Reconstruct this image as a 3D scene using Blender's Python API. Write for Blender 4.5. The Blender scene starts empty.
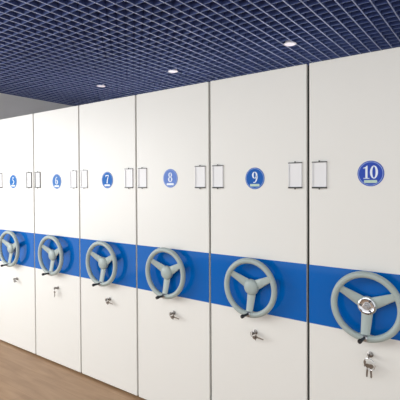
import bpy, bmesh, math
from mathutils import Vector, Matrix
PI = math.pi
COL = bpy.context.scene.collection
SC = bpy.context.scene

# ---------------------------------------------------------------- materials
def srgb(r, g, b):
    f = lambda c: (c/255/12.92) if c/255 <= .04045 else ((c/255+.055)/1.055)**2.4
    return (f(r), f(g), f(b), 1)

def mat(name, col, rough=.5, metal=0., noise=0., nscale=6., bump=0., bscale=60., spec=.5, coat=0., emit=0.):
    m = bpy.data.materials.new(name); m.use_nodes = True
    nt = m.node_tree; b = nt.nodes['Principled BSDF']
    b.inputs['Base Color'].default_value = srgb(*col)
    b.inputs['Roughness'].default_value = rough
    b.inputs['Metallic'].default_value = metal
    b.inputs['Specular IOR Level'].default_value = spec
    b.inputs['Coat Weight'].default_value = coat
    if emit:
        b.inputs['Emission Color'].default_value = srgb(*col)
        b.inputs['Emission Strength'].default_value = emit
    tc = nt.nodes.new('ShaderNodeTexCoord')
    if noise:
        n = nt.nodes.new('ShaderNodeTexNoise'); n.inputs['Scale'].default_value = nscale
        n.inputs['Detail'].default_value = 4
        nt.links.new(tc.outputs['Object'], n.inputs['Vector'])
        r = nt.nodes.new('ShaderNodeValToRGB')
        c = srgb(*col)
        r.color_ramp.elements[0].position = .3; r.color_ramp.elements[1].position = .7
        r.color_ramp.elements[0].color = tuple(v*(1-noise) for v in c[:3])+(1,)
        r.color_ramp.elements[1].color = tuple(min(1, v*(1+noise)) for v in c[:3])+(1,)
        nt.links.new(n.outputs['Fac'], r.inputs['Fac'])
        nt.links.new(r.outputs['Color'], b.inputs['Base Color'])
    if bump:
        n = nt.nodes.new('ShaderNodeTexNoise'); n.inputs['Scale'].default_value = bscale
        nt.links.new(tc.outputs['Object'], n.inputs['Vector'])
        bp = nt.nodes.new('ShaderNodeBump'); bp.inputs['Strength'].default_value = bump
        bp.inputs['Distance'].default_value = .002
        nt.links.new(n.outputs['Fac'], bp.inputs['Height'])
        nt.links.new(bp.outputs['Normal'], b.inputs['Normal'])
    return m

M = {}
M['white'] = mat('cream_powder_coat', (234, 233, 227), .38, noise=.012, nscale=1.2, bump=.05, bscale=350, spec=.35)
M['body'] = mat('cream_steel', (225, 223, 214), .45, noise=.02)
M['band'] = mat('glossy_blue_acrylic', (0, 98, 182), .06, noise=.03, nscale=2, spec=.28)
M['seal'] = mat('grey_rubber', (44, 44, 38), .8, noise=.08)
M['rim'] = mat('grey_green_plastic', (166, 178, 174), .42, noise=.03, bump=.05)
M['chrome'] = mat('chrome', (215, 215, 218), .18, 1., noise=.02)
M['steel'] = mat('brushed_steel', (190, 190, 192), .35, 1., noise=.05)
M['rail'] = mat('dark_metal_rail', (70, 70, 68), .4, .6, noise=.05)
M['frame_light'] = mat('pale_satin_metal', (222, 222, 224), .35, .1, noise=.03)
M['frame_dark'] = mat('dull_grey_metal', (120, 120, 120), .4, .6, noise=.05)
M['card'] = mat('white_card', (236, 236, 236), .5, noise=.01)
M['black'] = mat('black_rubber_grip', (28, 28, 30), .45, noise=.05)
M['text'] = mat('white_print', (232, 240, 250), .5, noise=.01)
M['banner'] = mat('pale_green_print', (190, 214, 196), .5, noise=.05, nscale=80)
M['ring'] = mat('pale_blue_print', (150, 175, 225), .5, noise=.01)
M['key'] = mat('nickel_key', (150, 146, 142), .3, 1., noise=.05)
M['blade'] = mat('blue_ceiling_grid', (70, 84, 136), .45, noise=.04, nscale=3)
M['edge_sheen'] = mat('grid_edge_painted_sheen', (180, 190, 222), .42, .15, noise=.04, nscale=3)  # reflected light painted in: lengthwise blades' undersides made paler than the blade paint
M['edge_sheen2'] = mat('slate_blue_grid_edge', (98, 114, 162), .4, noise=.04, nscale=3)
M['plenum'] = mat('navy_painted_slab', (18, 24, 64), .9, noise=.1)
M['lamp_trim'] = mat('white_lamp_trim', (225, 222, 228), .4, noise=.01)
M['lamp_lens'] = mat('frosted_lamp_lens', (232, 226, 238), .3, noise=.01, emit=.3)
M['wall'] = mat('grey_wall_paint', (228, 229, 231), .8, noise=.03, nscale=2, bump=.1)

def disc_mat(i, c): return mat('blue_badge_%s' % i, c, .55, noise=.02, spec=.2)

def floor_mat():
    m = bpy.data.materials.new('brown_wood_floor'); m.use_nodes = True
    nt = m.node_tree; b = nt.nodes['Principled BSDF']
    tc = nt.nodes.new('ShaderNodeTexCoord')
    mp = nt.nodes.new('ShaderNodeMapping'); mp.inputs['Scale'].default_value = (1.1, 7, 1)
    nt.links.new(tc.outputs['Object'], mp.inputs['Vector'])
    n = nt.nodes.new('ShaderNodeTexNoise'); n.inputs['Scale'].default_value = 2.2; n.inputs['Detail'].default_value = 6
    n.inputs['Distortion'].default_value = .6
    nt.links.new(mp.outputs['Vector'], n.inputs['Vector'])
    r = nt.nodes.new('ShaderNodeValToRGB')
    r.color_ramp.elements[0].position = .3; r.color_ramp.elements[0].color = srgb(156, 122, 90)
    r.color_ramp.elements[1].position = .72; r.color_ramp.elements[1].color = srgb(180, 146, 112)
    nt.links.new(n.outputs['Fac'], r.inputs['Fac'])
    br = nt.nodes.new('ShaderNodeTexBrick')
    br.inputs['Scale'].default_value = 1; br.inputs['Brick Width'].default_value = 1.2
    br.inputs['Row Height'].default_value = .2; br.inputs['Mortar Size'].default_value = .0015
    br.inputs['Color1'].default_value = (1, 1, 1, 1); br.inputs['Color2'].default_value = (.92, .92, .92, 1)
    br.inputs['Mortar'].default_value = (.75, .72, .7, 1)
    nt.links.new(tc.outputs['Object'], br.inputs['Vector'])
    mx = nt.nodes.new('ShaderNodeMix'); mx.data_type = 'RGBA'; mx.blend_type = 'MULTIPLY'; mx.inputs[0].default_value = 1
    nt.links.new(r.outputs['Color'], mx.inputs[6]); nt.links.new(br.outputs['Color'], mx.inputs[7])
    nt.links.new(mx.outputs[2], b.inputs['Base Color'])
    b.inputs['Roughness'].default_value = .45
    return m
M['floor'] = floor_mat()

# ---------------------------------------------------------------- helpers
def obj(name, bm, m, parent=None, smooth=False, bevel=0., bseg=2):
    me = bpy.data.meshes.new(name)
    bmesh.ops.recalc_face_normals(bm, faces=bm.faces[:])
    bm.to_mesh(me); bm.free()
    for x in (m if isinstance(m, (list, tuple)) else [m]): me.materials.append(x)
    if smooth:
        for p in me.polygons: p.use_smooth = True
        try: me.set_sharp_from_angle(angle=math.radians(40))
        except Exception: pass
    o = bpy.data.objects.new(name, me); COL.objects.link(o)
    if parent: o.parent = parent
    if bevel:
        md = o.modifiers.new('bevel', 'BEVEL'); md.width = bevel; md.segments = bseg; md.limit_method = 'ANGLE'
    return o

def box(bm, x0, x1, y0, y1, z0, z1, mi=0):
    v = [bm.verts.new(p) for p in ((x0,y0,z0),(x1,y0,z0),(x1,y1,z0),(x0,y1,z0),(x0,y0,z1),(x1,y0,z1),(x1,y1,z1),(x0,y1,z1))]
    fs = []
    for q in ((0,3,2,1),(4,5,6,7),(0,1,5,4),(1,2,6,5),(2,3,7,6),(3,0,4,7)):
        f = bm.faces.new([v[i] for i in q]); f.material_index = mi; fs.append(f)
    return fs

def rings(bm, rs, closed=False, cap=True):
    """loft between lists of points"""
    vs = [[bm.verts.new(p) for p in r] for r in rs]
    n = len(vs[0]); m = len(vs)
    for i in range(m if closed else m-1):
        a, b = vs[i], vs[(i+1) % m]
        for j in range(n):
            bm.faces.new((a[j], a[(j+1) % n], b[(j+1) % n], b[j]))
    if cap and not closed:
        bm.faces.new(vs[0][::-1]); bm.faces.new(vs[-1])

def frame_of(d):
    d = d.normalized(); u = d.cross(Vector((0,0,1)))
    if u.length < 1e-3: u = d.cross(Vector((1,0,0)))
    u.normalize(); return u, d.cross(u).normalized()

def tube(bm, pts, rad, n=12):
    pts = [Vector(p) for p in pts]
    rad = rad if isinstance(rad, (list, tuple)) else [rad]*len(pts)
    u, v = frame_of(pts[-1]-pts[0])
    rings(bm, [[p+(u*math.cos(2*PI*j/n)+v*math.sin(2*PI*j/n))*r for j in range(n)] for p, r in zip(pts, rad)])

def torus(bm, c, axis, R, r, n=64, k=14):
    c = Vector(c); u, v = frame_of(Vector(axis)); w = Vector(axis).normalized()
    rs = []
    for i in range(n):
        a = 2*PI*i/n; d = u*math.cos(a)+v*math.sin(a)
        rs.append([c+d*(R+r*math.cos(2*PI*j/k))+w*r*math.sin(2*PI*j/k) for j in range(k)])
    rings(bm, rs, closed=True)

def lathe_y(bm, prof, cx=0, cz=0, n=40):
    """profile (radius, y) about a line along y"""
    rings(bm, [[(cx+r*math.cos(2*PI*j/n), y, cz+r*math.sin(2*PI*j/n)) for j in range(n)] for r, y in prof])

def prism(bm, outline, y0, y1):
    """outline in x,z extruded from y0 to y1"""
    a = [bm.verts.new((x, y0, z)) for x, z in outline]; b = [bm.verts.new((x, y1, z)) for x, z in outline]
    n = len(a)
    for j in range(n): bm.faces.new((a[j], a[(j+1) % n], b[(j+1) % n], b[j]))
    bm.faces.new(a); bm.faces.new(b[::-1])

def thing(name, label, cat, loc=(0,0,0), group=None):
    o = bpy.data.objects.new(name, None); COL.objects.link(o); o.location = loc
    o.empty_display_size = .1
    o['label'] = label; o['category'] = cat
    if group: o['group'] = group
    return o

# ---------------------------------------------------------------- layout (metres; the cabinet fronts lie in the plane y = FACE)
FACE = 2.2553
X0 = -.8965          # joint between cabinets 9 and 10
W = .6746            # pitch
GAP = .016
H = 2.30
DEPTH = 2.7
BZ0, BZ1 = .8414, 1.1705
CEIL = 2.87
WHEEL_Z = 1.0

# ---------------------------------------------------------------- numerals (serif, in units of numeral height, centred)
def ell(cx, cz, rx, rz, n=28, a0=0, a1=2*PI):
    return [(cx+rx*math.cos(a0+(a1-a0)*i/n), cz+rz*math.sin(a0+(a1-a0)*i/n)) for i in range(n)]

def annulus(bm, cx, cz, ox, oz, ix, iz, y0, y1, n=32, icx=None, icz=None):
    icx = cx if icx is None else icx; icz = cz if icz is None else icz
    rs = []
    for i in range(n):
        a = 2*PI*i/n; c, s = math.cos(a), math.sin(a)
        rs.append([(cx+ox*c, y0, cz+oz*s), (icx+ix*c, y0, icz+iz*s), (icx+ix*c, y1, icz+iz*s), (cx+ox*c, y1, cz+oz*s)])
    rings(bm, rs, closed=True)

def stroke(bm, pts, ws, y0, y1):
    """variable-width ribbon in the x,z plane"""
    P = [Vector(p) for p in pts]; rs = []
    for i, p in enumerate(P):
        d = (P[min(i+1, len(P)-1)]-P[max(i-1, 0)]).normalized(); nrm = Vector((-d.y, d.x)); w = ws[i]/2
        a = p+nrm*w; b = p-nrm*w
        rs.append([(a.x, y0, a.y), (b.x, y0, b.y), (b.x, y1, b.y), (a.x, y1, a.y)])
    rings(bm, rs)

def digit(bm, ch, cx, cz, h, y0, y1):
    def S(pts, ws): stroke(bm, [(cx+x*h, cz+z*h) for x, z in pts], [w*h for w in ws], y0, y1)
    def A(x, z, ox, oz, ix, iz): annulus(bm, cx+x*h, cz+z*h, ox*h, oz*h, ix*h, iz*h, y0, y1)
    def P(o): prism(bm, [(cx+x*h, cz+z*h) for x, z in o], y0, y1)
    arc = lambda x, z, rx, rz, a0, a1, n=12: [(x+rx*math.cos(math.radians(a0+(a1-a0)*i/n)), z+rz*math.sin(math.radians(a0+(a1-a0)*i/n))) for i in range(n+1)]
    if ch == '0': A(0, 0, .29, .5, .12, .44)
    if ch == '1':
        P([(-.08,-.45),(.08,-.45),(.08,.5),(.02,.5),(-.08,.40),(-.24,.34),(-.24,.29),(-.08,.30)])
        P([(-.22,-.5),(.22,-.5),(.22,-.45),(-.22,-.45)])
    if ch == '8': A(0, .25, .24, .25, .10, .19); A(0, -.22, .29, .28, .12, .22)
    if ch in '69':
        s = 1 if ch == '6' else -1
        A(0, -.19*s, .28, .31, .11, .25)
        pts = arc(.06, -.12, .29, .60, 180, 90, 12) + [(.14, .465)]
        pts = [(x*s, z*s) for x, z in pts]
        S(pts, [.15,.155,.155,.15,.14,.13,.12,.11,.10,.09,.08,.07,.07,.09])
    if ch == '7':
        P([(-.27,.5),(.28,.5),(.28,.42),(-.22,.36),(-.25,.24),(-.30,.24)])
        S([(.25,.42),(.12,.12),(.03,-.15),(-.02,-.5)], [.06,.12,.16,.19])
    if ch == '5':
        P([(-.17,.5),(.26,.5),(.23,.37),(-.17,.38)])
        S([(-.16,.48),(-.20,.10)], [.05,.05])
        pts = [(-.20,.10),(-.10,.15)] + arc(-.05, -.17, .27, .31, 80, -120, 12)
        S(pts, [.05,.08,.10,.12,.14,.16,.17,.17,.17,.16,.14,.12,.10,.09,.12])

# ---------------------------------------------------------------- cabinet
def bx(*a):
    bm = bmesh.new(); box(bm, *a); return bm

def build_wheel(cab, num):
    yr = -.058; R = .163; r = .0172
    bm = bmesh.new(); torus(bm, (0, yr, WHEEL_Z), (0, 1, 0), R, r, 72, 16)
    w = obj('hand_wheel', bm, M['rim'], cab, True)
    # three dished spokes
    for ang, w0, w1 in ((150, .031, .017), (27, .031, .017), (268, .029, .022)):
        a = math.radians(ang); d = Vector((math.cos(a), 0, math.sin(a))); t = Vector((-math.sin(a), 0, math.cos(a)))
        bm = bmesh.new(); rs = []
        for k in range(7):
            f = k/6; rad = .030+(R-.005-.030)*f
            y = -.032+(yr+.032)*(f**1.3); hw = w0+(w1-w0)*f; th = .008-.002*f
            if k == 6: hw *= 1.12
            c = Vector((0, y, WHEEL_Z))+d*rad
            rs.append([c+t*hw*s+Vector((0, q*th, 0)) for s, q in ((-1,.0),(-.82,-.7),(0,-1.1),(.82,-.7),(1,.0),(.82,.8),(-.82,.8))])
        rings(bm, rs)
        obj('spoke', bm, M['rim'], w, True)
    bm = bmesh.new(); lathe_y(bm, [(.014, -.0035), (.014, -.022)], 0, WHEEL_Z, 24)
    obj('axle', bm, M['steel'], w, True)
    if num == '10':
        bm = bmesh.new(); lathe_y(bm, [(.040, -.020), (.047, -.026), (.047, -.040), (.042, -.044)], 0, WHEEL_Z)
        obj('hub', bm, M['rim'], w, True)
        bm = bmesh.new()
        lathe_y(bm, [(.041, -.0435), (.043, -.048), (.038, -.050), (.033, -.0455), (.024, -.0445)], 0, WHEEL_Z)
        o = obj('hub_ring', bm, M['chrome'], w, True); o['label'] = 'exposed chrome ring where the hub cap is missing'
        bm = bmesh.new()
        lathe_y(bm, [(.020, -.0440), (.020, -.050), (.017, -.052), (.009, -.052), (.009, -.062), (.007, -.064)], 0, WHEEL_Z, 6)
        obj('hub_nut', bm, M['steel'], w, False)
        for k in range(3):
            bm = bmesh.new()
            a = math.radians(60+120*k); lathe_y(bm, [(.0035, -.044), (.0035, -.051), (.002, -.052)], .027*math.cos(a), WHEEL_Z+.027*math.sin(a), 10)
            obj('hub_screw', bm, M['rail'], w, False)
    else:
        bm = bmesh.new()
        lathe_y(bm, [(.038, -.018), (.046, -.024), (.049, -.034), (.048, -.043), (.044, -.050), (.036, -.055), (.024, -.059), (.010, -.061), (.002, -.0612)], 0, WHEEL_Z)
        obj('hub_cap', bm, M['rim'], w, True)
    # folding peg handle at the bottom of the rim
    zb = WHEEL_Z-R+.006
    bm = bmesh.new(); tube(bm, [(-.002-.011, yr, zb-.005), (-.002+.011, yr, zb-.005)], .0188, 18)
    k = obj('handle_clamp', bm, M['steel'], w, True)
    bm = bmesh.new()
    tube(bm, [(-.004, yr-.012, zb), (-.006, yr-.030, zb), (-.010, yr-.058, zb-.001)], [.0075, .0075, .0085], 16)
    obj('peg_handle', bm, M['rail'], w, True)
    bm = bmesh.new()
    tube(bm, [(-.010, yr-.056, zb-.001), (-.0105, yr-.060, zb-.001), (-.012, yr-.074, zb-.002), (-.0125, yr-.077, zb-.002)], [.009, .0108, .0108, .008], 16)
    obj('grip', bm, M['black'], w, True)
    w.location = {'10': (-.007, 0, 0), '9': (-.006, 0, 0), '8': (-.007, 0, .006), '5': (-.015, 0, 0)}.get(num, (0, 0, 0))

def build_holder(cab, xc, side_mat, rail_mat=None):
    z0, z1 = 1.606, 1.744; hw = .040; t = .0032; rail_mat = rail_mat or M['rail']; y0 = -.008
    bm = bmesh.new()
    def loop(y, e): return [(xc-hw+e, y, z0+e), (xc+hw-e, y, z0+e), (xc+hw-e, y, z1-e), (xc-hw+e, y, z1-e)]
    rings(bm, [loop(-.0005, 0), loop(y0, 0), loop(y0, t), loop(-.0005, t)], closed=True)
    h = obj('label_holder', bm, side_mat, cab)
    bm = bmesh.new()
    box(bm, xc-hw-.0015, xc+hw+.0015, y0-.002, -.0005, z1-.001, z1+.004)
    tube(bm, [(xc, y0/2-.003, z1+.002), (xc, y0/2-.003, z1+.010)], .004, 10)
    obj('top_rail', bm, rail_mat, h)
    bm = bmesh.new()
    box(bm, xc-hw-.0015, xc+hw+.0015, y0-.002, -.0005, z0-.006, z0+.002)
    tube(bm, [(xc, y0/2-.003, z0-.012), (xc, y0/2-.003, z0-.004)], .004, 10)
    obj('bottom_rail', bm, rail_mat, h)
    obj('card', bx(xc-hw+t, xc+hw-t, -.003, -.0005, z0+t, z1-t), M['card'], h)

SPEC = {'5': (12, 110, 186), '6': (62, 122, 192), '7': (8, 104, 188), '8': (104, 136, 208), '9': (18, 92, 178), '10': (48, 78, 178)}

BADGE_Z = {'10': 1.677, '9': 1.660, '8': 1.669, '7': 1.663, '6': 1.657, '5': 1.662}
LOCK_Z = {'10': .739, '9': .717, '8': .720, '7': .712, '6': .705, '5': .700}

def build_badge(cab, num):
    R = .066; zc = BADGE_Z[num]
    bm = bmesh.new(); lathe_y(bm, [(R-.0005, -.0003), (R, -.0012), (R-.001, -.0022)], 0, zc, 56)
    b = obj('number_badge', bm, disc_mat(num, SPEC[num]), cab)
    b['label'] = 'round blue badge reading %s' % num
    bm = bmesh.new(); annulus(bm, 0, zc, R-.0045, R-.0045, R-.0075, R-.0075, -.0026, -.0021, 56)
    obj('badge_ring', bm, M['ring'], b)
    bm = bmesh.new(); h = .067
    if len(num) == 2:
        digit(bm, '1', -.0205, zc+.007, h, -.0030, -.0021); digit(bm, '0', .0165, zc+.007, h, -.0030, -.0021)
    else: digit(bm, num, 0, zc+.007, h, -.0030, -.0021)
    obj('numeral', bm, M['text'], b)
    bm = bmesh.new(); zz = zc-.041
    prism(bm, [(-.033, zz-.004), (-.026, zz-.008), (.026, zz-.008), (.033, zz-.004), (.031, zz+.007), (-.031, zz+.007)], -.0028, -.0021)
    obj('banner', bm, M['banner'] if num in ('10', '9') else M['text'], b)
    b.location.x = {'5': -.022, '6': .022, '7': .016}.get(num, 0)

LOCK_X = {'5': .03, '6': .02, '7': .03, '8': .025}

def build_lock(cab, zl, dx):
    bm = bmesh.new()
    lathe_y(bm, [(.0155, -.0003), (.0155, -.004), (.012, -.006), (.0115, -.013), (.0095, -.0145)], dx, zl, 24)
    l = obj('lock', bm, M['key'], cab, True)
    obj('keyhole', bx(dx-.0015, dx+.0015, -.0155, -.0140, zl-.006, zl+.006), M['black'], l)

DESC = {
 '5': 'tall white mobile shelving cabinet numbered 5, leftmost of the row',
 '6': 'tall white mobile shelving cabinet numbered 6, between cabinets 5 and 7',
 '7': 'tall white mobile shelving cabinet numbered 7, between cabinets 6 and 8',
 '8': 'tall white mobile shelving cabinet with a paler periwinkle badge reading 8',
 '9': 'tall white mobile shelving cabinet numbered 9 with a capped grey hand wheel',
 '10': 'nearest white mobile shelving cabinet, numbered 10, bare chrome hub on its hand wheel'}

def build_cabinet(num, k):
    xc = X0+(.5-k)*W; hw = (W-GAP)/2
    cab = thing('mobile_shelving_cabinet', DESC[num], 'cabinet', (xc, FACE, 0), 'row of numbered mobile shelving cabinets')
    obj('end_panel', bx(-hw, hw, 0, .022, .016, H), M['white'], cab, bevel=.0025)
    bm = bmesh.new(); box(bm, -hw+.004, hw-.004, .0225, DEPTH, .03, H-.01)
    obj('carcass', bm, M['body'], cab)
    obj('base_rail', bx(-hw+.03, hw-.03, .05, DEPTH-.03, 0, .0295), M['rail'], cab)
    obj('seal_strip', bx(hw+.0002, hw+GAP-.0006, .0215, .045, .016, H-.004), M['seal'], cab)
    obj('blue_band', bx(-hw, hw, -.003, -.0001, BZ0, BZ1), M['band'], cab)
    build_badge(cab, num)
    fl = M['frame_light']; fd = M['frame_dark']
    build_holder(cab, -hw+.060, fd if num == '6' else fl, M['frame_dark'] if num == '7' else None)
    build_holder(cab, hw-.066, fd if num == '5' else fl, M['frame_dark'] if num == '6' else None)
    build_wheel(cab, num)
    build_lock(cab, LOCK_Z[num], LOCK_X.get(num, 0))
    return xc

KEYDESC = {
 '5': 'small steel key in the lock of cabinet 5, leftmost in the row',
 '6': 'small steel keys hanging straight down from the lock of cabinet 6',
 '7': 'small steel key and ring sticking out sideways from the lock of cabinet 7',
 '8': 'small steel key and ring sticking out sideways from the lock of cabinet 8',
 '9': 'small steel key and ring sticking out sideways from the lock of cabinet 9',
 '10': 'bunch of steel keys on a split ring hanging from the lock of cabinet 10'}

def build_key(parent, p, d, L, hw=.010):
    """flat key: round bow at p, blade along d (x,z direction)"""
    d = Vector(d).normalized(); t = Vector((-d.y, d.x)); p3 = Vector((p[0], p[2]))
    y = p[1]
    out = []
    prof = [(0, .25), (.003, .7), (.008, 1), (.014, .95), (.019, .5), (.021, .30), (L-.004, .30), (L, .12)]
    up = [p3+d*s+t*hw*w for s, w in prof]; dn = [p3+d*s-t*hw*w for s, w in prof][::-1]
    bm = bmesh.new(); prism(bm, [(v.x, v.y) for v in up+dn], y-.0013, y+.0013)
    obj('key', bm, M['key'], parent)

def build_keys(num, xc, zl=.715):
    g = thing('key_bunch', KEYDESC[num], 'keys', (xc+LOCK_X.get(num, 0), FACE, zl), 'keys in the cabinet locks')
    # the key that sits in the lock: bow stands out of the keyway
    bm = bmesh.new()
    tube(bm, [(0, -.0158, 0), (0, -.022, 0)], [.003, .003], 8)
    box(bm, -.0013, .0013, -.042, -.021, -.010, .010)
    obj('inserted_key', bm, M['key'], g, bevel=.0005)
    if num == '10':
        bm = bmesh.new(); torus(bm, (.004, -.036, -.038), (.25, 1, .1), .030, .0018, 36, 8); obj('split_ring', bm, M['chrome'], g, True)
        build_key(g, (-.006, -.030, -.040), (-.06, -1), .070, .014)
        build_key(g, (.010, -.034, -.038), (.04, -1), .070, .014)
        build_key(g, (-.018, -.038, -.022), (-.05, -1), .034, .006)
    elif num == '6':
        bm = bmesh.new(); torus(bm, (.002, -.036, -.018), (.5, 1, 0), .015, .0014, 30, 8); obj('split_ring', bm, M['chrome'], g, True)
        build_key(g, (-.001, -.032, -.026), (-.08, -1), .055, .012)
        build_key(g, (.007, -.038, -.024), (.06, -1), .045, .011)
    else:
        s = .75 if num == '5' else 1
        bm = bmesh.new(); torus(bm, (.004*s, -.036, -.006), (.2, 1, .2), .020*s, .0015, 30, 8); obj('split_ring', bm, M['chrome'], g, True)
        build_key(g, (.012*s, -.033, -.016), (1, -.12), .062*s, .0115)
        build_key(g, (.004*s, -.038, -.014), (.7, -.7), .030*s, .009)

for k, num in enumerate(('10', '9', '8', '7', '6', '5')):
    xc = build_cabinet(num, k)
    build_keys(num, xc, LOCK_Z[num])

# ---------------------------------------------------------------- setting
XL, XR, YF, YB = -5.51, 3.6, -3.0, 6.2
def struct(name, bm, m, **k):
    o = obj(name, bm, m, **k); o['kind'] = 'structure'; return o
struct('floor', bx(XL, XR, YF, YB, -.10, 0), M['floor'])
struct('wall_left', bx(XL-.15, XL, 1.6, YB, 0, 3.4), M['wall'])
struct('wall_back', bx(XL-.15, XR, YB, YB+.15, 0, 3.4), M['wall'])

GA, GB, BT = .095, .093, .0068     # grid pitch across / along, blade thickness
bm = bmesh.new()
x = -.8438-GA*60
while x < XR:
    if x > XL+.005:
        box(bm, x-BT/2, x+BT/2, YF+.2, YB-.005, CEIL+.0015, CEIL+.05, 0)
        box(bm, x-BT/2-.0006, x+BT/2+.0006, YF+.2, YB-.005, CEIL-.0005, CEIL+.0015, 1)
    x += GA
y = YF+.25
while y < YB-.02:
    box(bm, XL+.005, XR, y-BT/2, y+BT/2, CEIL+.0018, CEIL+.0495, 0)
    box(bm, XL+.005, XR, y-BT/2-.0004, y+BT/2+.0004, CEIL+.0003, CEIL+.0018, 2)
    y += GB
c = struct('ceiling', bm, [M['blade'], M['edge_sheen'], M['edge_sheen2']])
sl = obj('plenum_slab', bx(XL-.15, XR, YF, YB+.15, 3.4, 3.5), M['plenum'], c)

for (lx, ly), lab in zip(((-1.549, 3.483), (-2.952, 3.544), (-4.11, 3.52)),
        ('small round downlight in the blue grid ceiling above cabinet 9, nearest of the three',
         'small round downlight in the blue grid ceiling above cabinet 8, middle of the three',
         'small round downlight in the blue grid ceiling above cabinet 7, farthest of the three')):
    t = thing('ceiling_downlight', lab, 'ceiling light', (lx, ly, CEIL), 'downlights in the grid ceiling')
    n = 32
    bm = bmesh.new()
    prof = [(.055, -.0006), (.056, -.004), (.050, -.007), (.043, -.006), (.040, -.001)]
    rings(bm, [[(r*math.cos(2*PI*j/n), r*math.sin(2*PI*j/n), z) for j in range(n)] for r, z in prof], cap=False)
    obj('trim_ring', bm, M['lamp_trim'], t, True)
    bm = bmesh.new()
    rings(bm, [[(r*math.cos(2*PI*j/n), r*math.sin(2*PI*j/n), z) for j in range(n)] for r, z in ((.0425, -.001), (.0425, -.004), (.030, -.0055), (.002, -.006))])
    obj('lens', bm, M['lamp_lens'], t, True)
    bm = bmesh.new()
    rings(bm, [[(r*math.cos(2*PI*j/n), r*math.sin(2*PI*j/n), z) for j in range(n)] for r, z in ((.042, .0), (.042, .06))])
    obj('housing', bm, M['lamp_trim'], t, True)

# ---------------------------------------------------------------- light
wd = bpy.data.worlds.new('daylight'); SC.world = wd; wd.use_nodes = True
bg = wd.node_tree.nodes['Background']
bg.inputs['Color'].default_value = (.96, .98, 1, 1); bg.inputs['Strength'].default_value = .75

def area(name, loc, target, sx, sy, power, col):
    l = bpy.data.lights.new(name, 'AREA'); l.shape = 'RECTANGLE'; l.size = sx; l.size_y = sy
    l.energy = power; l.color = col
    o = bpy.data.objects.new(name, l); COL.objects.link(o); o.location = loc
    o.rotation_euler = (Vector(target)-Vector(loc)).to_track_quat('-Z', 'Y').to_euler()
    return o
area('assumed_window_light', (-5.6, -.3, 1.8), (-3, 2.2, 1.2), 2.6, 1.6, 54, (.98, .99, 1))  # assumed daylight from the unseen left side; no window is modelled
area('added_overhead_light', (-1.5, -.6, 2.8), (-1.5, -.3, 0), 4.5, 1.5, 38, (.98, .99, 1))  # unseen overhead area light, added to light the room; no lamps built here

for lx, ly in ((-1.549, 3.483), (-2.952, 3.544), (-4.11, 3.52)):
    l = bpy.data.lights.new('downlight_beam', 'SPOT'); l.energy = 24; l.spot_size = math.radians(165); l.spot_blend = .6
    l.shadow_soft_size = .035; l.color = (1, .97, .95)
    o = bpy.data.objects.new('downlight_beam', l); COL.objects.link(o); o.location = (lx, ly, CEIL-.012)

# ---------------------------------------------------------------- camera
F, TH, EYE, CY, ROLL, PIT = 416.9993, .6316, 1.6258, 191.025, -.005, -.0162
fwd = Vector((-math.sin(TH)*math.cos(PIT), math.cos(TH)*math.cos(PIT), math.sin(PIT)))
right = Vector((math.cos(TH), math.sin(TH), 0))
up = right.cross(fwd).normalized()
r2 = right*math.cos(ROLL)+up*math.sin(ROLL)
u2 = up*math.cos(ROLL)-right*math.sin(ROLL)
cam = bpy.data.cameras.new('camera'); co = bpy.data.objects.new('camera', cam); COL.objects.link(co)
co.matrix_world = Matrix(((r2.x, u2.x, -fwd.x, 0), (r2.y, u2.y, -fwd.y, 0), (r2.z, u2.z, -fwd.z, EYE), (0, 0, 0, 1)))
cam.sensor_width = 36; cam.sensor_fit = 'HORIZONTAL'; cam.lens = F/400*36
cam.shift_y = -(200-CY)/400
cam.clip_start = .05
SC.camera = co
SC.view_settings.view_transform = 'Standard'; SC.view_settings.look = 'None'
SC.view_settings.exposure = 0.75; SC.view_settings.gamma = 1
SC.view_settings.use_curve_mapping = False
